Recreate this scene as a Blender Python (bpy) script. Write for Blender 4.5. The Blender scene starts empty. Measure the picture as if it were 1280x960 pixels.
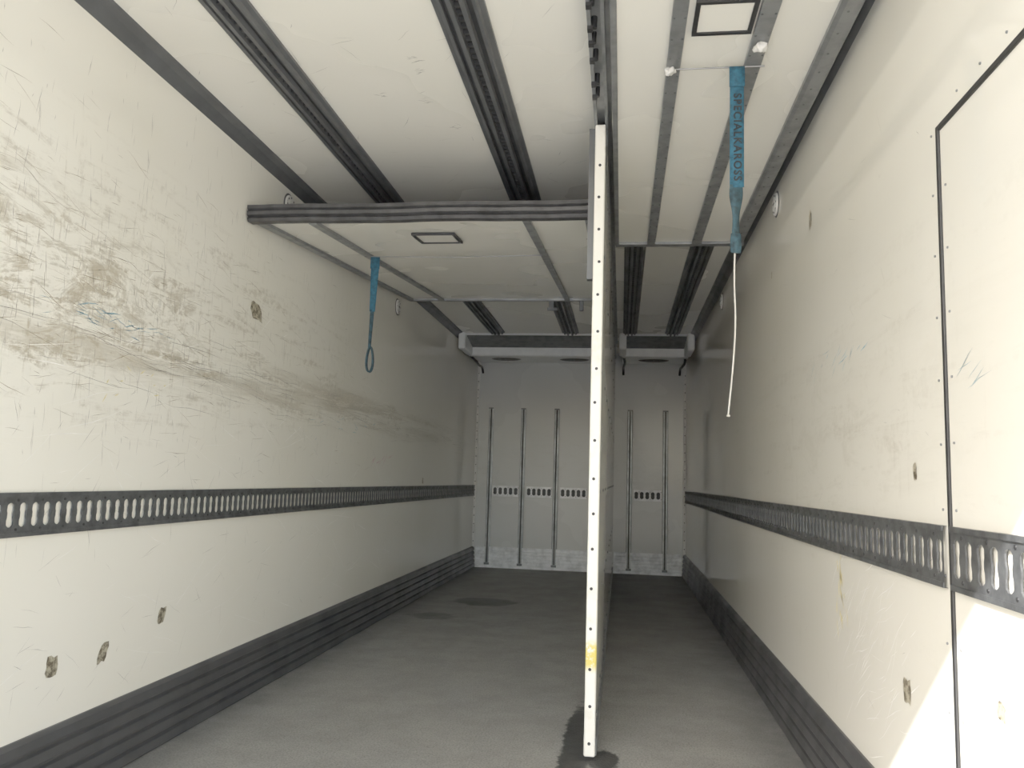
import bpy, bmesh, math, random
from mathutils import Vector, Matrix
random.seed(7)
W,H,D=2.48,2.566,9.55
Y0=-0.13      # rear (open) end of the trailer
S=bpy.context.scene
COL=bpy.context.collection

# ------------------------------------------------------------------ materials
class NT:
    def __init__(s,name):
        s.m=bpy.data.materials.new(name); s.m.use_nodes=True
        s.t=s.m.node_tree; s.n=s.t.nodes; s.b=s.n['Principled BSDF']
        s.tc=s.n.new('ShaderNodeTexCoord')
    def link(s,a,b): s.t.links.new(a,b)
    def coords(s,scale=(1,1,1),loc=(0,0,0),rot=(0,0,0)):
        m=s.n.new('ShaderNodeMapping'); m.inputs['Scale'].default_value=scale
        m.inputs['Location'].default_value=loc; m.inputs['Rotation'].default_value=rot
        s.link(s.tc.outputs['Object'],m.inputs['Vector']); return m.outputs[0]
    def noise(s,scale=5,detail=4,rough=.5,vec=None,dist=0):
        n=s.n.new('ShaderNodeTexNoise'); n.inputs['Scale'].default_value=scale
        n.inputs['Detail'].default_value=detail; n.inputs['Roughness'].default_value=rough
        n.inputs['Distortion'].default_value=dist
        s.link(vec if vec is not None else s.coords(),n.inputs['Vector']); return n.outputs['Fac']
    def ramp(s,v,a,b,lo=0.,hi=1.):
        r=s.n.new('ShaderNodeMapRange'); r.inputs['From Min'].default_value=a; r.inputs['From Max'].default_value=b
        r.inputs['To Min'].default_value=lo; r.inputs['To Max'].default_value=hi
        r.interpolation_type='SMOOTHSTEP'; s.link(v,r.inputs['Value']); return r.outputs[0]
    def math(s,op,a,b=None):
        m=s.n.new('ShaderNodeMath'); m.operation=op
        for i,v in enumerate((a,b)):
            if v is None: continue
            if isinstance(v,(int,float)): m.inputs[i].default_value=v
            else: s.link(v,m.inputs[i])
        return m.outputs[0]
    def mix(s,f,a,b):
        m=s.n.new('ShaderNodeMix'); m.data_type='RGBA'
        if isinstance(f,(int,float)): m.inputs[0].default_value=f
        else: s.link(f,m.inputs[0])
        for i,v in ((6,a),(7,b)):
            if isinstance(v,tuple): m.inputs[i].default_value=(*v,1)
            else: s.link(v,m.inputs[i])
        return m.outputs[2]
    def xyz(s):
        x=s.n.new('ShaderNodeSeparateXYZ'); s.link(s.tc.outputs['Object'],x.inputs[0]); return x.outputs
    def blob(s,c,r,soft=.35):
        m=s.coords(scale=tuple(1/q for q in r),loc=tuple(-a/b for a,b in zip(c,r)))
        l=s.n.new('ShaderNodeVectorMath'); l.operation='LENGTH'; s.link(m,l.inputs[0])
        return s.ramp(l.outputs['Value'],1.0,1-soft)
    def bump(s,h,strength=.1,dist=.01):
        b=s.n.new('ShaderNodeBump'); b.inputs['Strength'].default_value=strength; b.inputs['Distance'].default_value=dist
        s.link(h,b.inputs['Height']); s.link(b.outputs[0],s.b.inputs['Normal'])
    def color(s,v):
        if isinstance(v,tuple): s.b.inputs['Base Color'].default_value=(*v,1)
        else: s.link(v,s.b.inputs['Base Color'])
    def set(s,rough=.5,metal=0,spec=None):
        if isinstance(rough,(int,float)): s.b.inputs['Roughness'].default_value=rough
        else: s.link(rough,s.b.inputs['Roughness'])
        s.b.inputs['Metallic'].default_value=metal
        if spec is not None: s.b.inputs['Specular IOR Level'].default_value=spec

def simple(name,c,rough=.5,metal=0,var=.15,scale=14,bump=0.):
    k=NT(name); n=k.noise(scale,5,.6)
    c2=tuple(min(1,x*(1-var*1.5)) for x in c)
    k.color(k.mix(k.ramp(n,.35,.7),c,c2)); k.set(k.ramp(n,.3,.7,max(.02,rough-.06),min(1,rough+.08)),metal)
    if bump: k.bump(k.noise(scale*6,3),bump,.004)
    return k.m

WHITE=(.83,.812,.73)
def wall_mat(name,dirt,base=WHITE,rough=.2,zc=1.64,zr=.62,yc=2.3,yr=3.6,rv=.04):
    k=NT(name)
    big=k.noise(.9,3,.5)
    col=k.mix(k.ramp(big,.3,.75),base,tuple(x*q for x,q in zip(base,(.95,.945,.92))))
    h=k.noise(1,8,.72,k.coords(scale=(1,1.6,14)),.6)
    v=k.noise(1,7,.75,k.coords(scale=(1,26,2.0)),.4)
    fine=k.noise(26,6,.7)
    zone=k.blob((0,yc,zc),(9,yr,zr),.8)
    zone2=k.blob((0,yc-.3,zc),(9,yr*.45,zr*.6),.9)
    band=k.blob((0,4.5,1.45),(9,5.5,.17),.8)
    m1=k.math('MULTIPLY',k.ramp(h,.50,.66),k.ramp(fine,.40,.60))
    m1=k.math('MULTIPLY',m1,k.math('MAXIMUM',zone,k.math('MULTIPLY',band,.8)))
    m2=k.math('MULTIPLY',k.ramp(v,.54,.70),k.ramp(fine,.42,.62))
    m2=k.math('MULTIPLY',m2,zone)
    m3=k.math('MULTIPLY',k.ramp(k.noise(4.5,9,.78,k.coords(scale=(1,.6,1.7)),.8),.48,.62),zone2)
    m4=k.math('MULTIPLY',k.math('MULTIPLY',k.ramp(k.noise(1,7,.7,k.coords(scale=(1,.5,8))),.42,.65),band),.5)
    m=k.math('ADD',k.math('ADD',k.math('MULTIPLY',m1,1.0),k.math('MULTIPLY',m2,.8)),k.math('ADD',k.math('MULTIPLY',m3,.8),m4))
    m=k.math('MINIMUM',k.math('MULTIPLY',m,dirt),.75)
    col=k.mix(m,col,(.33,.28,.19))
    sp=k.math('MULTIPLY',k.ramp(k.noise(9,8,.8,k.coords(scale=(1,.5,1))),.64,.74),.25)
    col=k.mix(sp,col,(.48,.45,.37))
    k.color(col)
    k.set(k.math('ADD',k.ramp(big,.3,.7,rough,rough+rv),k.math('MULTIPLY',m,.3)))
    return k.m
M_WL=wall_mat('gelcoat_wall_scuffed',1.1,rough=.09)
M_WR=wall_mat('gelcoat_wall_glossy',.2,rough=.025,zc=1.2,zr=.9,yc=3.2,rv=.015)
M_CEIL=wall_mat('gelcoat_ceiling',.1,base=(.86,.84,.76),rough=.25)
M_PART=wall_mat('partition_laminate',.2,base=(.82,.81,.75),rough=.1,zc=1.2,zr=.8,yc=6,yr=4)
M_BACK=wall_mat('bulkhead_laminate_grey',.15,base=(.62,.63,.615),rough=.25,zc=1.2,yc=9)

k=NT('rubber_floor')
n=k.noise(3.5,7,.7); f=k.noise(130,3,.6); f2=k.noise(38,4,.6); st=k.noise(1,5,.6,k.coords(scale=(9,.5,1)))
col=k.mix(k.ramp(n,.35,.7),(.29,.28,.255),(.24,.232,.212))
col=k.mix(k.ramp(st,.5,.75,0,.3),col,(.33,.32,.29))
col=k.mix(k.ramp(f,.45,.62,0,.6),col,(.10,.098,.09))
col=k.mix(k.ramp(f2,.5,.7,0,.3),col,(.14,.135,.125))
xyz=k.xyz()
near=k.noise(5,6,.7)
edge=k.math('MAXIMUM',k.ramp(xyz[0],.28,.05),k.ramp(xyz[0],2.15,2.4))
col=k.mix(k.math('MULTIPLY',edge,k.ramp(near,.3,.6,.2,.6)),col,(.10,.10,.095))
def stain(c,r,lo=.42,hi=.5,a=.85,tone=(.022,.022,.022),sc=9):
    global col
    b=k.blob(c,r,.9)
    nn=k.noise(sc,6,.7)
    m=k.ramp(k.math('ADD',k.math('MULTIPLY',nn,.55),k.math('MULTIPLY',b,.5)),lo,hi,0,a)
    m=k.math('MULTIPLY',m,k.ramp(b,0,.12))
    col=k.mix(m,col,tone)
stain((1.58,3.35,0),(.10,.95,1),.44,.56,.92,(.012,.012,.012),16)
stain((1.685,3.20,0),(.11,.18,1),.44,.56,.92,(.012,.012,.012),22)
stain((.62,6.9,0),(.5,.42,1),.50,.62,.75,(.05,.05,.05),4)
stain((.35,6.1,0),(.45,.35,1),.56,.70,.65,(.06,.06,.06),4)
k.color(col); k.set(k.ramp(n,.3,.7,.5,.7)); k.bump(f,.6,.004)
M_FLOOR=k.m

M_ALU=simple('aluminium_grey',(.25,.26,.265),.38,.5,.2)
M_ALUD=simple('anodised_grey',(.10,.105,.11),.42,.3,.15,6)
M_KICK=simple('kick_strip_dark',(.050,.051,.055),.38,.15,.15,5)
M_RAIL=simple('galvanised_track',(.085,.09,.095),.42,.4,.35,22,.05)
M_SILV=simple('silver_track',(.88,.89,.90),.4,.1,.2)
M_BLK=simple('black_rubber',(.008,.008,.009),.5,0,.2)
M_RUB=simple('worn_rubber_buffer',(.04,.04,.043),.5,0,.4,18,.1)
M_SLOT=simple('slot_shadow_black',(.01,.01,.01),.7)
M_CHAN=simple('rail_channel_dark',(.028,.029,.031),.5,.2)
M_ABSORB=simple('bounce_absorber_dark',(.03,.029,.027),.8)  # near-black to soak up bounce light above the raised panel
M_PLW=simple('white_plastic',(.76,.75,.71),.4)
k=NT('white_edge_cap'); n=k.noise(9,6,.7); 
c=k.mix(k.ramp(n,.5,.75,0,.5),(.86,.84,.76),(.62,.57,.45))
c=k.mix(k.math('MULTIPLY',k.blob((1.64,3.17,.38),(.1,.1,.07),.6),k.ramp(k.noise(30,5,.7),.35,.5)),c,(.75,.60,.10)); k.color(c); k.set(.35); M_CAPW=k.m
M_TEAL=simple('teal_webbing',(.009,.10,.175),.75,0,.35,60,.4)
M_TEALD=simple('teal_webbing_dirty',(.02,.065,.09),.8,0,.5,40,.4)
M_ROPE=simple('white_cord',(.62,.60,.54),.7)
M_STEEL=simple('steel_wire',(.35,.35,.35),.4,.8)
M_GRIME=simple('brown_scuff',(.38,.32,.22),.6,0,.4,30)
M_GREY=simple('grey_scuff',(.37,.35,.31),.6,0,.4,30)
M_PALE=simple('pale_scratch',(.88,.87,.82),.5)
M_BLUE=simple('blue_scuff',(.26,.46,.54),.6,0,.4,30)
M_YEL=simple('yellow_scuff',(.78,.68,.32),.6,0,.2,30)
M_RED=simple('magenta_scuff',(.55,.25,.33),.6)
k=NT('worn_metal_patch'); n=k.noise(45,6,.7)
k.color(k.mix(k.ramp(n,.4,.6),(.46,.42,.31),(.09,.07,.04))); k.set(.5,.2); M_PATCH=k.m
M_INK=simple('black_print',(.004,.006,.009),.7)
M_CONC=simple('concrete_yard',(.62,.60,.56),.9,0,.12,1.5)
M_COOLD=simple('cooler_dark_grille',(.06,.062,.068),.5,.2)
M_COOLW=simple('cooler_white_housing',(.90,.91,.90),.35,0,.05)

# ------------------------------------------------------------------ mesh helpers
def empty(name,loc=(0,0,0),rot=(0,0,0)):
    e=bpy.data.objects.new(name,None); COL.objects.link(e); e.location=loc; e.rotation_euler=rot
    e.empty_display_size=.1; return e
def obj(name,bm,mat,parent=None,smooth=False):
    me=bpy.data.meshes.new(name); bmesh.ops.recalc_face_normals(bm,faces=bm.faces) ; bm.to_mesh(me); bm.free()
    o=bpy.data.objects.new(name,me); COL.objects.link(o)
    for m in (mat if isinstance(mat,(list,tuple)) else [mat]): me.materials.append(m)
    if parent: o.parent=parent
    if smooth:
        for p in me.polygons: p.use_smooth=True
    return o
def box(bm,x0,x1,y0,y1,z0,z1,mi=0):
    v=[bm.verts.new(p) for p in ((x0,y0,z0),(x1,y0,z0),(x1,y1,z0),(x0,y1,z0),(x0,y0,z1),(x1,y0,z1),(x1,y1,z1),(x0,y1,z1))]
    for f in ((0,3,2,1),(4,5,6,7),(0,1,5,4),(1,2,6,5),(2,3,7,6),(3,0,4,7)):
        bm.faces.new([v[i] for i in f]).material_index=mi
def boxes(name,L,mat,parent=None,bev=0):
    bm=bmesh.new()
    for b in L: box(bm,*b)
    o=obj(name,bm,mat,parent)
    if bev:
        m=o.modifiers.new('bevel','BEVEL'); m.width=bev; m.segments=2; m.limit_method='ANGLE'
    return o
def extrude(bm,prof,a0,a1,axis='y',mi=0):
    def P(p,q,a): return {'y':(p,a,q),'x':(a,p,q),'z':(p,q,a)}[axis]
    A=[bm.verts.new(P(p,q,a0)) for p,q in prof]; B=[bm.verts.new(P(p,q,a1)) for p,q in prof]
    n=len(prof)
    for i in range(n):
        bm.faces.new([A[i],A[(i+1)%n],B[(i+1)%n],B[i]]).material_index=mi
    bm.faces.new(A).material_index=mi; bm.faces.new(B[::-1]).material_index=mi
def disc(bm,c,r,ax,h,seg=20,mi=0):
    ax=Vector(ax).normalized(); u=ax.orthogonal().normalized(); w=ax.cross(u); c=Vector(c)
    A=[];B=[]
    for i in range(seg):
        t=2*math.pi*i/seg; d=(u*math.cos(t)+w*math.sin(t))*r
        A.append(bm.verts.new(c+d)); B.append(bm.verts.new(c+d*.9+ax*h))
    for i in range(seg): bm.faces.new([A[i],A[(i+1)%seg],B[(i+1)%seg],B[i]]).material_index=mi
    bm.faces.new(B).material_index=mi; bm.faces.new(A[::-1]).material_index=mi
def tube(name,pts,r,mat,parent=None):
    c=bpy.data.curves.new(name,'CURVE'); c.dimensions='3D'; c.bevel_depth=r; c.bevel_resolution=3
    s=c.splines.new('NURBS' if len(pts)>3 else 'POLY'); s.points.add(len(pts)-1)
    for p,q in zip(s.points,pts): p.co=(*q,1)
    if len(pts)>3: s.use_endpoint_u=True; s.order_u=3
    c.materials.append(mat); o=bpy.data.objects.new(name,c); COL.objects.link(o)
    if parent: o.parent=parent
    return o

# ------------------------------------------------------------------ shell
dy1,dy0,dz=1.955,.95,1.90
boxes('floor',[(-.06,W+.06,Y0,D+.06,-.12,0)],M_FLOOR)
boxes('wall_left',[(-.06,0,Y0,D+.06,0,H+.06)],M_WL)
boxes('wall_right',[(W,W+.06,Y0,dy0,0,H+.06),(W,W+.06,dy1,D+.06,0,H+.06),(W,W+.06,dy0,dy1,dz,H+.06)],M_WR)
boxes('wall_back',[(0,W,D,D+.06,0,H+.06)],M_BACK)
boxes('ceiling',[(0,W,Y0,D,H,H+.06)],M_CEIL)

part=empty('wall_partition')
PX0,PX1,PY=1.618,1.656,3.2
boxes('partition_board',[(PX0+.003,PX1-.003,PY,D,.012,2.50)],M_PART,part)
bm=bmesh.new(); box(bm,PX0-.002,PX1+.002,PY-.022,PY+.03,.012,2.50)
o=obj('edge_cap',bm,M_CAPW,part); m=o.modifiers.new('b','BEVEL'); m.width=.006; m.segments=3
bm=bmesh.new(); z=.06
while z<2.45:
    disc(bm,((PX0+PX1)/2+random.uniform(-.004,.004),PY-.021,z),.0065,(0,-1,0),.003,12); z+=random.choice((.135,.145,.15))
obj('cap_rivets',bm,M_BLK,part)
bm=bmesh.new()
y=3.4
while y<9.4:
    for z in (.12,.55,1.0,1.5,2.0,2.42): disc(bm,(PX1-.003,y,z),.008,(1,0,0),.004,8)
    y+=.6
obj('board_rivets',bm,M_ALUD,part)
boxes('foot_profile',[(PX0-.006,PX1+.006,PY+.04,D,.0,.07)],M_ALU,part)
boxes('head_profile',[(PX0-.008,PX1+.008,PY+.04,D-.45,2.43,2.50)],M_ALU,part)
boxes('latch_profile',[(PX0-.028,PX0-.001,PY+.02,PY+.06,1.86,2.50)],M_ALUD,part)

trk=empty('partition_ceiling_track')
bm=bmesh.new()
extrude(bm,[(1.612,H),(1.612,2.50),(1.624,2.50),(1.624,2.535),(1.656,2.535),(1.656,2.50),(1.668,2.50),(1.668,2.525),(1.682,2.525),(1.682,H)],1.2,D-.9)
obj('track_profile',bm,M_ALU,trk)
bm=bmesh.new()
for y in (2.33,2.46,2.55,2.66,2.83,2.93):
    disc(bm,(1.632+random.uniform(-.004,.004),y,2.536),.010,(0,0,-1),.040,10); box(bm,1.612,1.63,y-.012,y+.012,2.488,2.50)
obj('track_rollers',bm,M_BLK,trk)

door=empty('door_1')
boxes('door_leaf',[(W,W+.055,dy0+.006,dy1-.006,0.008,dz-.006)],M_WR,door)
boxes('door_seal',[(W-.006,W+.02,dy1-.010,dy1+.004,.0,dz+.006),(W-.006,W+.02,dy0+.004,dy1-.010,dz-.008,dz+.006),(W-.006,W+.02,dy0-.010,dy0+.004,.0,dz+.006)],M_BLK,door,.002)
bm=bmesh.new(); z=.1
while z<1.9:
    disc(bm,(W,dy1-.035,z),.0032,(-1,0,0),.003,8); disc(bm,(W,dy1+.04,z),.0032,(-1,0,0),.003,8); z+=.15
y=dy0+.05
while y<dy1: disc(bm,(W,y,dz+.04),.0032,(-1,0,0),.003,8); y+=.12
obj('door_rivets',bm,M_ALU,door)

def kick(name,side,ztop,y0=Y0,y1=D):
    prof=[(0,0)]; n=5; base=.042
    prof.append((base-.01,0)); 
    for i in range(n):
        a=ztop*(i+.08)/n; b=ztop*(i+.92)/n; w0=base-.014*(i/n)
        prof+=[(w0-.016,a),(w0-.001,a+.004),(w0,a+.008),(w0-.006,b-.006),(w0-.016,b)]
    prof+=[(.008,ztop),(0,ztop)]
    prof=[((p if side<0 else W-p),q) for p,q in prof]
    bm=bmesh.new(); extrude(bm,prof,y0,y1); return obj(name,bm,M_KICK)
kick('baseboard_left',-1,.236); kick('baseboard_right',1,.243)
bb=empty('baseboard_back')
bm=bmesh.new()
for a,b in ((.045,PX0-.01),(PX1+.01,W-.045)):
    prof=[(D,0),(D-.03,0)]
    for i in range(6):
        z0=.24*i/6; prof+=[(D-.03+.002*i,z0+.004),(D-.03+.002*i,z0+.030),(D-.022+.002*i,z0+.034),(D-.022+.002*i,z0+.039)]
    prof+=[(D-.01,.24),(D,.24)]
    extrude(bm,prof,a,b,'x')
obj('kick_plate',bm,M_SILV,bb)
def lprof(side):
    p=[(0,H),(.062,H),(.058,H-.012),(.03,H-.02),(.014,H-.045),(0,H-.06)]
    return [((a if side<0 else W-a),b) for a,b in p]
for i,s in ((1,-1),(2,1)):
    bm=bmesh.new(); extrude(bm,lprof(s),Y0,D-.9); obj('trim_%d'%i,bm,M_ALUD)
for i,(a,b) in ((3,(0,.028)),(4,(W-.028,W))):
    bm=bmesh.new(); extrude(bm,[(a,D-.02),(b,D-.02),(b,D),(a,D)],.24,2.45,'z'); 
    z=.3
    while z<2.4: disc(bm,((a+b)/2,D-.02,z),.007,(0,-1,0),.004,8,1); z+=.1
    obj('trim_%d'%i,bm,[M_PLW,M_ALUD])

def hole_r(th,zc,R,waist):
    c,s_=math.cos(th),math.sin(th); r=.002
    while True:
        x,z=abs(r*c),abs(r*s_)
        w=waist
        if z>zc-R: 
            w2=R*R-(z-zc)**2
            w=max(waist if z<zc else 0, math.sqrt(w2) if w2>0 else 0)
        if x>w or z>zc+R: return r
        r+=.0004
def slotted(name,P,u0,u1,z0,z1,pitch,zc=.021,R=.0145,waist=.008,mat=M_RAIL,t=.004,back=None):
    """P(u,z,out)->world ; plate standing off the wall by 'out'"""
    e=empty(name)
    n=max(1,int(round((u1-u0)/pitch))); pw=(u1-u0)/n; h=(z1-z0)/2; mid=(z0+z1)/2
    ca=math.atan2(h,pw/2); ang=sorted([ca,math.pi-ca,-ca,ca-math.pi]+[-math.pi+2*math.pi*(i+.5)/20 for i in range(20)])
    hr=[hole_r(a,zc,R,waist) for a in ang]
    bm=bmesh.new(); off=.010
    for i in range(n):
        uc=u0+pw*(i+.5); O=[];I=[];J=[]
        for a,r in zip(ang,hr):
            c,s_=math.cos(a),math.sin(a); k=min((pw/2)/abs(c) if abs(c)>1e-6 else 9,h/abs(s_) if abs(s_)>1e-6 else 9)
            O.append(bm.verts.new(P(uc+c*k,mid+s_*k,off))); I.append(bm.verts.new(P(uc+c*r,mid+s_*r,off))); J.append(bm.verts.new(P(uc+c*r,mid+s_*r,off-t)))
        m_=len(ang)
        for j in range(m_):
            q=(j+1)%m_
            bm.faces.new([O[j],O[q],I[q],I[j]]); bm.faces.new([I[j],I[q],J[q],J[j]])
    for z in (z0,z1):
        a=[P(u0,z,off),P(u1,z,off),P(u1,z,0.001),P(u0,z,0.001)]; bm.faces.new([bm.verts.new(p) for p in a])
    for za,zb in ((z0,z0+.012),(z1-.012,z1)):
        c1=[P(u0,za,off),P(u1,za,off),P(u1,zb,off),P(u0,zb,off)]; c2=[P(u0,za,off+.004),P(u1,za,off+.004),P(u1,zb,off+.004),P(u0,zb,off+.004)]
        A=[bm.verts.new(p) for p in c1];B=[bm.verts.new(p) for p in c2]
        for j in range(4): bm.faces.new([A[j],A[(j+1)%4],B[(j+1)%4],B[j]])
        bm.faces.new(B)
    obj('slotted_plate',bm,mat,e)
    bm=bmesh.new()
    d=Vector(P(0,0,1))-Vector(P(0,0,0))
    for i in range(n):
        if i%2==0:
            for zz in (z0+.022,z1-.022): disc(bm,P(u0+pw*(i+1),zz,off),.0045,d,.002,8)
    obj('track_screws',bm,M_BLK,e)
    if back:
        bm=bmesh.new(); bm.faces.new([bm.verts.new(P(*q)) for q in ((u0,z0,.003),(u1,z0,.003),(u1,z1,.003),(u0,z1,.003))]); obj('track_backing',bm,back,e)
    return e
slotted('load_securing_track',lambda u,z,o:(o,u,z),.4,D-.02,.829,.957,.050,zc=.020,R=.0155,waist=.012)
slotted('load_securing_track',lambda u,z,o:(W-o,u,z),dy1+.02,D-.02,.825,.964,.056,zc=.022,R=.017,waist=.013)
slotted('load_securing_track',lambda u,z,o:(W-o,u,z),dy0+.02,dy1-.02,.825,.964,.062,zc=.024,R=.018,waist=.013)
for a,b in ((.225,.535),(.63,.93),(1.03,1.34),(1.885,2.20)):
    slotted('load_securing_track',lambda u,z,o:(u,D-o,z),a,b,.832,.958,.064,zc=.020,R=.022,waist=.020,mat=M_SILV,back=M_CHAN)

for x in (.185,.575,.975,1.835,2.245):
    e=empty('bulkhead_post')
    bm=bmesh.new()
    extrude(bm,[(x-.032,D),(x-.032,D-.008),(x-.022,D-.01),(x-.022,D-.035),(x-.009,D-.035),(x-.009,D-.012),(x+.009,D-.012),(x+.009,D-.035),(x+.022,D-.035),(x+.022,D-.01),(x+.032,D-.008),(x+.032,D)],.06,1.87,'z')
    obj('post_profile',bm,M_ALU,e)
    boxes('post_cap',[(x-.03,x+.03,D-.045,D,1.87,1.885)],M_ALUD,e)
    boxes('post_groove',[(x-.0085,x+.0085,D-.030,D-.0125,.06,1.87)],M_SLOT,e)
    boxes('post_foot',[(x-.03,x+.03,D-.05,D-.032,.035,.06)],M_ALUD,e)

def crail(x0,x1,y0,y1):
    e=empty('ceiling_rail'); c=(x0+x1)/2; w=(x1-x0)/2
    bm=bmesh.new()
    p=[(c-w,H),(c-w,H-.012),(c-w*.8,H-.016),(c-w*.74,H-.03),(c-w*.60,H-.03),(c-w*.58,H-.014),(c-w*.36,H-.014),(c-w*.34,H-.042),(c-w*.16,H-.042),(c-w*.14,H-.012)]
    p+=[(2*c-a,b) for a,b in p[::-1]]
    extrude(bm,p,y0,y1); obj('rail_profile',bm,M_ALUD,e)
    boxes('rail_slot',[(c-w*.13,c+w*.13,y0+.01,y1-.01,H-.016,H-.0125)],M_SLOT,e)
    boxes('rail_channel',[(c-w*.57,c-w*.37,y0+.01,y1-.01,H-.020,H-.0145),(c+w*.37,c+w*.57,y0+.01,y1-.01,H-.020,H-.0145)],M_CHAN,e)
    bm=bmesh.new(); y=y0+.1
    while y<y1-.05:
        box(bm,c-w*.12,c+w*.12,y,y+.012,H-.030,H-.017); y+=.04
    obj('rail_teeth',bm,M_CHAN,e)
for x0,x1 in ((.355,.515),(1.115,1.285)): crail(x0,x1,.3,8.2)
for x0,x1 in ((1.74,1.88),(2.16,2.31)): crail(x0,x1,4.9,8.2)

def hatch(parent,x,y,s,z=0):
    bm=bmesh.new(); t=.014
    for b in ((x-s,x+s,y-s,y-s+t),(x-s,x+s,y+s-t,y+s),(x-s,x-s+t,y-s+t,y+s-t),(x+s-t,x+s,y-s+t,y+s-t)): box(bm,*b,z-.012,z)
    obj('hatch_seal',bm,M_BLK,parent)
    boxes('hatch_cover',[(x-s+t,x+s-t,y-s+t,y+s-t,z-.006,z)],M_CEIL,parent)
th=math.atan2(.25,2.73)
P1=empty('raised_bulkhead_panel',(0,6.19,2.45),(th,0,0)); L=2.74
boxes('panel_board',[(.035,1.60,-L,0,.003,.045)],M_CEIL,P1)
boxes('bounce_absorber_sheet',[(.035,1.60,-L,-.02,.046,.049)],M_ABSORB,P1)  # added unseen sheet, darkens the gap between panel and ceiling
boxes('panel_frame',[(.03,.075,-L,0,-.012,.05),(1.565,1.604,-L,0,-.012,.05),(.075,1.565,-.035,0,-.012,.05),(.285,.325,-L,-.03,-.014,.003),(1.285,1.322,-L,-.03,-.014,.003)],M_ALU,P1,.003)
bm=bmesh.new()
prof=[(-L,-.012),(-L-.05,-.010),(-L-.058,.004),(-L-.046,.012),(-L-.062,.02),(-L-.062,.036),(-L-.048,.042),(-L-.06,.05),(-L-.058,.066),(-L-.02,.074),(-L,.074)]
n=26; rings=[]
for i in range(n+1):
    x=.012+1.6*i/n; dzz=random.uniform(-.001,.001)+(.002*math.sin(i*.5)); dyy=random.uniform(-.001,.001)
    rings.append([bm.verts.new((x,p+dyy*(p<-L-.001),q+dzz)) for p,q in prof])
for a,b in zip(rings,rings[1:]):
    for j in range(len(prof)): bm.faces.new([a[j],a[(j+1)%len(prof)],b[(j+1)%len(prof)],b[j]])
bm.faces.new(rings[0]); bm.faces.new(rings[-1][::-1])
obj('buffer_profile',bm,M_RUB,P1)
hatch(P1,.81,-2.36,.108)
tube('pull_wire',[(.31,-1.99,-.025),(.8,-1.985,-.032),(1.3,-1.99,-.025)],.003,M_STEEL,P1)
boxes('hinge_bracket',[(1.16,1.20,-.03,.02,-.07,-.012),(1.15,1.23,-.05,-.02,-.09,-.07),(1.40,1.43,-.03,.02,-.09,-.012)],M_ALUD,P1,.004)
boxes('hinge_bar',[(.03,1.604,0,.03,-.01,.09)],M_ALU,P1)

P2=empty('raised_bulkhead_panel',(0,4.76,2.466),(0,0,0)); L2=2.75
boxes('panel_board',[(1.69,2.425,-L2,0,.003,.045)],M_CEIL,P2)
boxes('panel_frame',[(1.686,1.708,-L2,0,-.01,.05),(1.708,2.36,-.03,0,-.012,.05),(1.875,1.922,-L2,-.03,-.014,.003),(2.135,2.19,-L2,-.03,-.014,.003)],M_ALU,P2,.003)
bm=bmesh.new(); extrude(bm,[(2.36,.05),(2.36,-.012),(2.375,-.018),(2.42,-.018),(2.432,.0),(2.445,.05)],-L2,.0); obj('side_profile',bm,M_ALU,P2)
bm=bmesh.new(); y=-L2+.1
while y<-.05:
    for x in (1.882,1.915,2.142,2.183,2.39): disc(bm,(x,y,-.014 if x<2.3 else -.018),.004,(0,0,-1),.002,6)
    y+=.12
obj('frame_rivets',bm,M_ALUD,P2)
boxes('front_buffer',[(1.686,2.44,-L2-.06,-L2,-.012,.07)],M_RUB,P2)
hatch(P2,2.035,-2.39,.092)
tube('pull_wire',[(1.89,-2.11,-.02),(2.2,-2.11,-.02)],.003,M_STEEL,P2)
boxes('hinge_bar',[(1.69,2.44,0,.03,-.01,.095)],M_ALU,P2)
def lump(name,c,r,mat,parent,seed):
    random.seed(seed); bm=bmesh.new(); bmesh.ops.create_icosphere(bm,subdivisions=3,radius=r)
    for v in bm.verts:
        d=1+.35*math.sin(v.co.x*260+seed)*math.cos(v.co.y*210+seed*2)+random.uniform(-.12,.12); v.co=Vector((v.co.x*d*1.2,v.co.y*d,v.co.z*d*.8))+Vector(c)
    return obj(name,bm,mat,parent,True)
lump('wire_knot',(1.885,-2.11,-.026),.016,M_PLW,P2,3)
lump('tape_wad',(2.165,-2.25,-.03),.018,M_PLW,P2,5)

def ribbon(name,pts,mat,parent,thick=.003):
    bm=bmesh.new(); prev=None
    for x,y,z,w,t in pts:
        a=bm.verts.new((x-math.cos(t)*w/2,y-math.sin(t)*w/2,z)); b=bm.verts.new((x+math.cos(t)*w/2,y+math.sin(t)*w/2,z))
        if prev: bm.faces.new([prev[0],prev[1],b,a])
        prev=(a,b)
    o=obj(name,bm,mat,parent,True); m=o.modifiers.new('s','SOLIDIFY'); m.thickness=thick; m.offset=0; return o
def seq(z0,z1,n,fn): return [fn(z0+(z1-z0)*i/n,i/n) for i in range(n+1)]
st=empty('pull_strap')
ribbon('strap_upper',seq(2.235,1.93,14,lambda z,t:(.377-.004*t,4.20,z,.048-.018*t,.15+.3*t)),M_TEAL,st)
ribbon('strap_wrap',seq(2.235,2.17,4,lambda z,t:(.377,4.194,z,.05,.15)),M_TEAL,st,.007)
ribbon('strap_tail',seq(1.94,1.73,10,lambda z,t:(.373-.006*t,4.20,z,.022-.004*t,.5+.4*t)),M_TEALD,st)
bm=bmesh.new(); R=[]
for i in range(25):
    a=2*math.pi*i/24; R.append((.372+.022*math.sin(a)*(.6+.4*(1-math.cos(a))/2), 1.665+.07*math.cos(a)))
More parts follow.
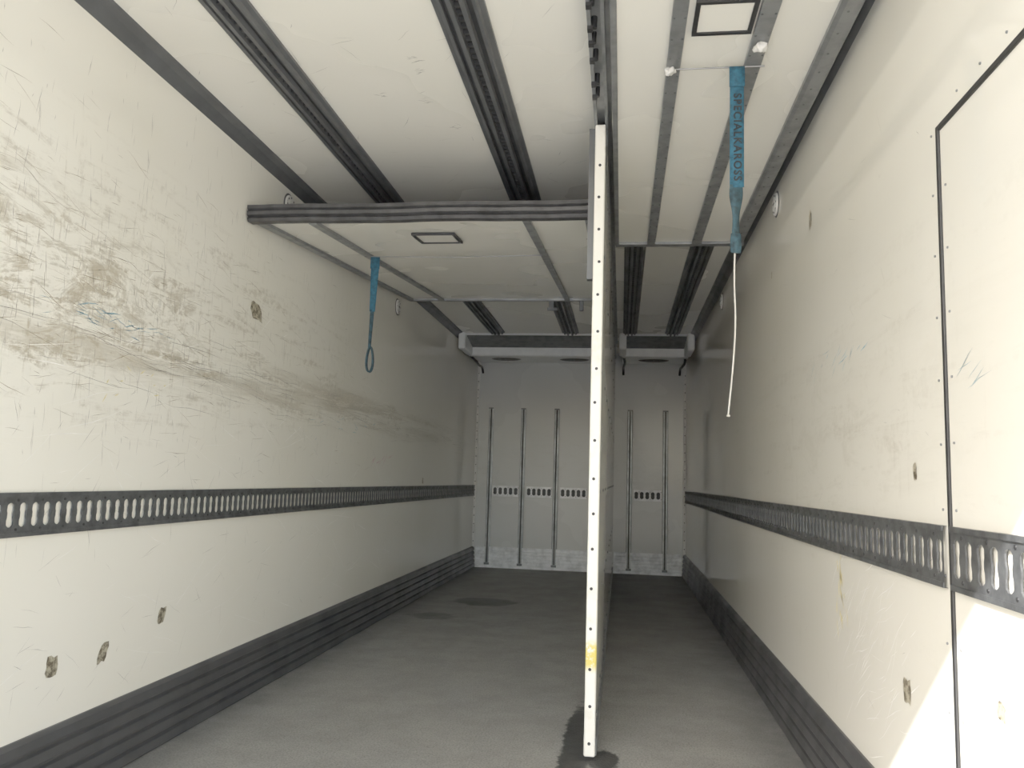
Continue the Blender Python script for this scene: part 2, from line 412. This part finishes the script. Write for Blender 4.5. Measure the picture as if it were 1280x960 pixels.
for (x,z),(x2,z2) in zip(R,R[1:]):
    bm.faces.new([bm.verts.new((x,4.19,z)),bm.verts.new((x2,4.19,z2)),bm.verts.new((x2,4.215,z2)),bm.verts.new((x,4.215,z))])
bmesh.ops.remove_doubles(bm,verts=bm.verts,dist=.0005)
o=obj('strap_loop',bm,M_TEALD,st); m=o.modifiers.new('s','SOLIDIFY'); m.thickness=.007; m.offset=0
st2=empty('pull_strap')
sx,sy=2.108,2.64
ribbon('strap_upper',seq(2.44,2.02,16,lambda z,t:(sx-.001*t,sy,z,.046,0.04*math.sin(t*5))),M_TEAL,st2)
ribbon('strap_wrap',seq(2.44,2.37,4,lambda z,t:(sx,sy-.004,z,.05,0)),M_TEAL,st2,.006)
ribbon('strap_tail',seq(2.03,1.82,14,lambda z,t:(sx-.003-.002*t,sy+.002,z,.040-.012*t+.008*math.sin(t*9),.1+.9*t)),M_TEALD,st2,.004)
ribbon('strap_end',seq(1.86,1.795,6,lambda z,t:(sx-.006,sy-.008,z,.030+.006*math.sin(t*3),.2)),M_TEALD,st2,.008)
tube('pull_cord',[(sx-.008,sy,1.81),(sx-.012,sy-.005,1.70),(sx-.005,sy,1.58),(sx-.012,sy,1.45),(sx-.022,sy,1.34),(sx-.030,sy,1.265)],.0026,M_ROPE,st2)
lump('cord_tie',(sx-.03,sy,1.262),.005,M_ROPE,st2,2)
tc=bpy.data.curves.new('strap_lettering','FONT'); tc.body='SPECIALKAROSS'; tc.size=.036; tc.extrude=.0004; tc.align_y='CENTER'; tc.space_character=1.2
tc.offset=.0008; tc.materials.append(M_INK)
to=bpy.data.objects.new('strap_lettering',tc); COL.objects.link(to); to.parent=st2
to.matrix_world=Matrix(((0,1,0,sx),(0,0,-1,sy-.0055),(-1,0,0,2.345),(0,0,0,1)))

def evap(x0,x1,fans):
    e=empty('evaporator_unit')
    yf,ym,yb,zt,zl,zb=8.27,8.64,D-.03,2.478,2.378,2.432
    bm=bmesh.new()
    extrude(bm,[(yf,H-.002),(yf+.01,H-.02),(ym,zt),(ym+.004,zl+.012),(ym+.02,zl),(yb-.02,zb),(yb,zb+.03),(yb,H-.002)],x0+.03,x1-.03,'x'); obj('housing',bm,M_COOLW,e)
    bm=bmesh.new(); k=7
    for i in range(k):
        t=(i+.2)/k; y=yf+.01+(ym-yf-.02)*t; z=H-.02+(zt+.004-H+.02)*t
        extrude(bm,[(y,z-.004),(y+.030,z-.020),(y+.036,z-.016),(y+.012,z+.002)],x0+.05,x1-.05,'x')
    obj('intake_louvres',bm,M_ALU,e)
    bm=bmesh.new(); 
    bm.faces.new([bm.verts.new(p) for p in ((x0+.045,yf+.012,H-.024),(x1-.045,yf+.012,H-.024),(x1-.045,ym-.01,zt-.002),(x0+.045,ym-.01,zt-.002))]); obj('intake_coil',bm,M_SLOT,e)
    N=Vector((0,(zb-zl)/(yb-ym-.04),-1)).normalized(); fy=9.02; fz=zl+(fy-ym-.02)*(zb-zl)/(yb-ym-.04)
    for nm,r,o_,h,mt in (('fan_guard',.17,0,.006,M_COOLD),('fan_opening',.145,.006,.003,M_BLK)):
        bm=bmesh.new()
        for fx in fans: disc(bm,Vector((fx,fy,fz))+N*o_,r,N,h,32)
        obj(nm,bm,mt,e)
    bm=bmesh.new(); V=Vector((0,1,-N.y/N.z)).normalized(); U=Vector((1,0,0))
    for fx in fans:
        for a in range(6):
            t=a*math.pi/6; d=U*math.cos(t)+V*math.sin(t); q=(-U*math.sin(t)+V*math.cos(t))*.003; c0=Vector((fx,fy,fz))+N*.011
            bm.faces.new([bm.verts.new(p) for p in (c0-d*.16-q,c0+d*.16-q,c0+d*.16+q,c0-d*.16+q)])
    obj('fan_spokes',bm,M_ALUD,e)
    boxes('end_bracket',[(x0,x0+.075,8.20,8.66,2.385,H-.002),(x1-.075,x1,8.20,8.66,2.385,H-.002)],M_COOLW,e,.02)
    for xx in (x0+.05,x1-.06):
        tube('drain_hose',[(xx,8.7,2.38),(xx+.02,8.9,2.36),(xx,9.2,2.35),(xx,9.45,2.37),(xx,9.5,2.3)],.014,M_BLK,e)
evap(.02,1.60,(.42,1.2)); evap(1.70,2.46,(2.08,))

def wdisc(side,y,z):
    e=empty('wall_vent_disc'); x=0 if side<0 else W; d=(1,0,0) if side<0 else (-1,0,0); sg=1 if side<0 else -1
    bm=bmesh.new(); disc(bm,(x,y,z),.058,d,.012,32); disc(bm,(x+sg*.012,y,z),.034,d,.004,24); obj('disc_body',bm,M_PLW,e)
    bm=bmesh.new()
    for i in range(8):
        a=i*math.pi/4; disc(bm,(x+sg*.0125,y+.043*math.cos(a),z+.043*math.sin(a)),.0055,d,.0015,8)
    for i in (-1,0,1): disc(bm,(x+sg*.0162,y+i*.014,z),.0055,d,.001,8)
    disc(bm,(x+sg*.0005,y,z),.066,d,.003,32)
    obj('disc_holes',bm,M_COOLD,e)
wdisc(-1,3.87,2.42); wdisc(-1,5.96,2.34); wdisc(1,3.96,2.42); wdisc(1,6.12,2.42)

def patchmesh(name,side,items,mat,seed):
    random.seed(seed); bm=bmesh.new(); x=.0012 if side<0 else W-.0012
    for (y,z,a,b,inn) in items:
        n=14; v=[]
        for i in range(n):
            t=2*math.pi*i/n; r=1/(max(abs(math.cos(t)),abs(math.sin(t))))*random.uniform(.72,1.05)
            v.append(bm.verts.new((x,y+a*r*math.cos(t)+inn*math.sin(t),z+b*r*math.sin(t))))
        bm.faces.new(v)
    return obj(name,bm,mat)
wl=bpy.data.objects['wall_left']; wr=bpy.data.objects['wall_right']; wc=bpy.data.objects['ceiling']
o=patchmesh('worn_patches',-1,[(2.97,.48,.028,.036,.01),(2.62,.41,.026,.034,.01),(2.37,.42,.03,.033,0),(3.58,1.80,.065,.045,-.02),(7.0,1.0,.03,.03,0)],M_PATCH,4); o.parent=wl
o=patchmesh('worn_patches',1,[(2.27,.53,.03,.034,0),(3.26,2.11,.022,.04,0),(4.1,2.1,.015,.02,0),(2.17,1.09,.014,.025,0),(1.74,.62,.02,.02,0)],M_PATCH,6); o.parent=wr
def scratches(name,side,n,yf,zf,lf,wf,af,mat,seed,jag=.15):
    """side -1 left wall, 1 right wall, 0 ceiling (zf then gives x)"""
    random.seed(seed); bm=bmesh.new()
    def P(py,pz):
        return (.0008,py,pz) if side<0 else ((W-.0008,py,pz) if side>0 else (pz,py,H-.0008))
    for _ in range(n):
        y=yf();z=zf();l=lf();w=wf();a=af(); k=5; prev=None; off=0
        z=max(.27 if side else .1,min(2.46,z))
        for i in range(k):
            t=i/(k-1)-.5; off+=random.uniform(-1,1)*l*jag/k
            py=y+math.cos(a)*l*t-math.sin(a)*off; pz=z+math.sin(a)*l*t+math.cos(a)*off
            ww=w*(1-abs(t)*1.7)*random.uniform(.6,1.2)/2
            A=bm.verts.new(P(py+math.sin(a)*ww,pz-math.cos(a)*ww)); B=bm.verts.new(P(py-math.sin(a)*ww,pz+math.cos(a)*ww))
            if prev: bm.faces.new([prev[0],A,B,prev[1]])
            prev=(A,B)
    o=obj(name,bm,mat); o.parent=wl if side<0 else (wr if side>0 else wc); return o
g=random.gauss; u=random.uniform
scratches('scuffs_horizontal',-1,460,lambda:1.8+abs(g(0,1.6)),lambda:g(1.60,.25),lambda:u(.02,.16),lambda:u(.0008,.0024),lambda:g(-.05,.2),M_GRIME,11)
scratches('scuffs_vertical',-1,700,lambda:1.8+abs(g(0,1.7)),lambda:g(1.7,.36),lambda:u(.015,.10),lambda:u(.0008,.0024),lambda:g(1.57,.12),M_GREY,12)
scratches('scuffs_low',-1,220,lambda:1.8+abs(g(0,2.0)),lambda:u(.3,1.4),lambda:u(.02,.12),lambda:u(.0008,.0018),lambda:g(.4,.8),M_GREY,13)
scratches('scuffs_pale',-1,150,lambda:u(1.8,6),lambda:u(.3,1.8),lambda:u(.05,.5),lambda:u(.001,.003),lambda:g(.1,.5),M_PALE,14)
scratches('scuffs_band',-1,190,lambda:u(2,9),lambda:g(1.42,.07),lambda:u(.1,.5),lambda:u(.001,.0025),lambda:g(-.03,.05),M_GREY,15)
scratches('scuffs_blue',-1,36,lambda:g(2.5,.2),lambda:g(1.54,.02),lambda:u(.02,.09),lambda:u(.002,.005),lambda:g(-.05,.2),M_BLUE,16)
scratches('scuffs_blue_far',-1,14,lambda:g(4.9,.3),lambda:g(1.35,.04),lambda:u(.02,.1),lambda:u(.002,.005),lambda:g(0,.3),M_BLUE,17)
scratches('scuffs_magenta',-1,8,lambda:g(5.8,.2),lambda:g(1.15,.02),lambda:u(.05,.2),lambda:u(.002,.006),lambda:g(.6,.3),M_RED,18)
scratches('scuffs_yellow',-1,10,lambda:g(2.65,.1),lambda:g(1.35,.04),lambda:u(.01,.04),lambda:u(.003,.008),lambda:g(0,1),M_YEL,19)
scratches('scuffs_grey',1,120,lambda:u(2.05,6),lambda:u(.3,2.2),lambda:u(.02,.12),lambda:u(.0008,.0016),lambda:g(.5,.8),M_GREY,21)
scratches('scuffs_pale',1,90,lambda:g(2.6,.2),lambda:g(.6,.12),lambda:u(.04,.2),lambda:u(.001,.004),lambda:g(-.6,.25),M_PALE,22)
scratches('scuffs_blue',1,18,lambda:g(2.9,.15),lambda:g(1.5,.03),lambda:u(.02,.12),lambda:u(.0015,.005),lambda:g(-.5,.2),M_BLUE,23)
scratches('scuffs_blue_door',1,5,lambda:g(1.82,.04),lambda:g(1.3,.02),lambda:u(.05,.12),lambda:u(.0015,.003),lambda:g(-.4,.1),M_BLUE,27)
scratches('scuffs_yellow',1,22,lambda:g(2.9,.03),lambda:g(.72,.06),lambda:u(.02,.08),lambda:u(.005,.014),lambda:g(1.3,.3),M_YEL,24)
for i,(yy,xx) in enumerate(((2.82,.95),(2.72,.96),(3.05,.93),(3.3,1.0),(2.35,1.75),(3.0,.75))):
    scratches('ceiling_marks',0,5,lambda:g(yy,.012),lambda:g(xx,.014),lambda:u(.02,.05),lambda:u(.002,.004),lambda:g(1.4,.4),M_GREY,40+i,.5)
scratches('ceiling_scuffs',0,70,lambda:u(2,4),lambda:u(.1,1.6),lambda:u(.02,.12),lambda:u(.001,.002),lambda:u(0,3.1),M_GREY,50)

bm=bmesh.new(); box(bm,-40,40,-60,40,-1.35,-1.25); obj('ground',bm,M_CONC)

# ------------------------------------------------------------------ light
w=bpy.data.worlds.new('sky'); S.world=w; w.use_nodes=True; wn=w.node_tree.nodes
sky=wn.new('ShaderNodeTexSky'); sky.sky_type='NISHITA'; sky.sun_disc=False
sd=Vector((.40,.48,-.43)).normalized()
sky.sun_elevation=math.asin(-sd.z); sky.sun_rotation=math.atan2(-sd.x,-sd.y)
sky.dust_density=2.0
w.node_tree.links.new(sky.outputs[0],wn['Background'].inputs[0]); wn['Background'].inputs[1].default_value=.64
sl=bpy.data.lights.new('sun','SUN'); sl.energy=15; sl.angle=.01; sl.color=(1,.97,.93)
so=bpy.data.objects.new('sun',sl); COL.objects.link(so); so.location=(-8,-8,9); so.rotation_euler=sd.to_track_quat('-Z','Y').to_euler()

# ------------------------------------------------------------------ camera
f,vx,vy,s=1005.8954,136.5761,122.9604,.0306
Yc=Vector((vx,vy,f)).normalized(); Zc=-(Vector((vx,vy,f)).cross(Vector((1,s,0)))).normalized(); 
if Zc.y>0: Zc=-Zc
Xc=Zc.cross(Yc)
if Xc.x<0: Xc=-Xc
R3=Matrix(((Xc.x,-Xc.y,-Xc.z),(Yc.x,-Yc.y,-Yc.z),(Zc.x,-Zc.y,-Zc.z)))
cam=bpy.data.cameras.new('camera'); co=bpy.data.objects.new('camera',cam); COL.objects.link(co)
cam.sensor_width=36; cam.lens=36*f/1280; cam.clip_start=.02
co.matrix_world=Matrix.Translation((1.742,0,1.0397))@R3.to_4x4()
S.camera=co
S.view_settings.view_transform='Standard'; S.view_settings.exposure=.08; S.view_settings.gamma=1.38
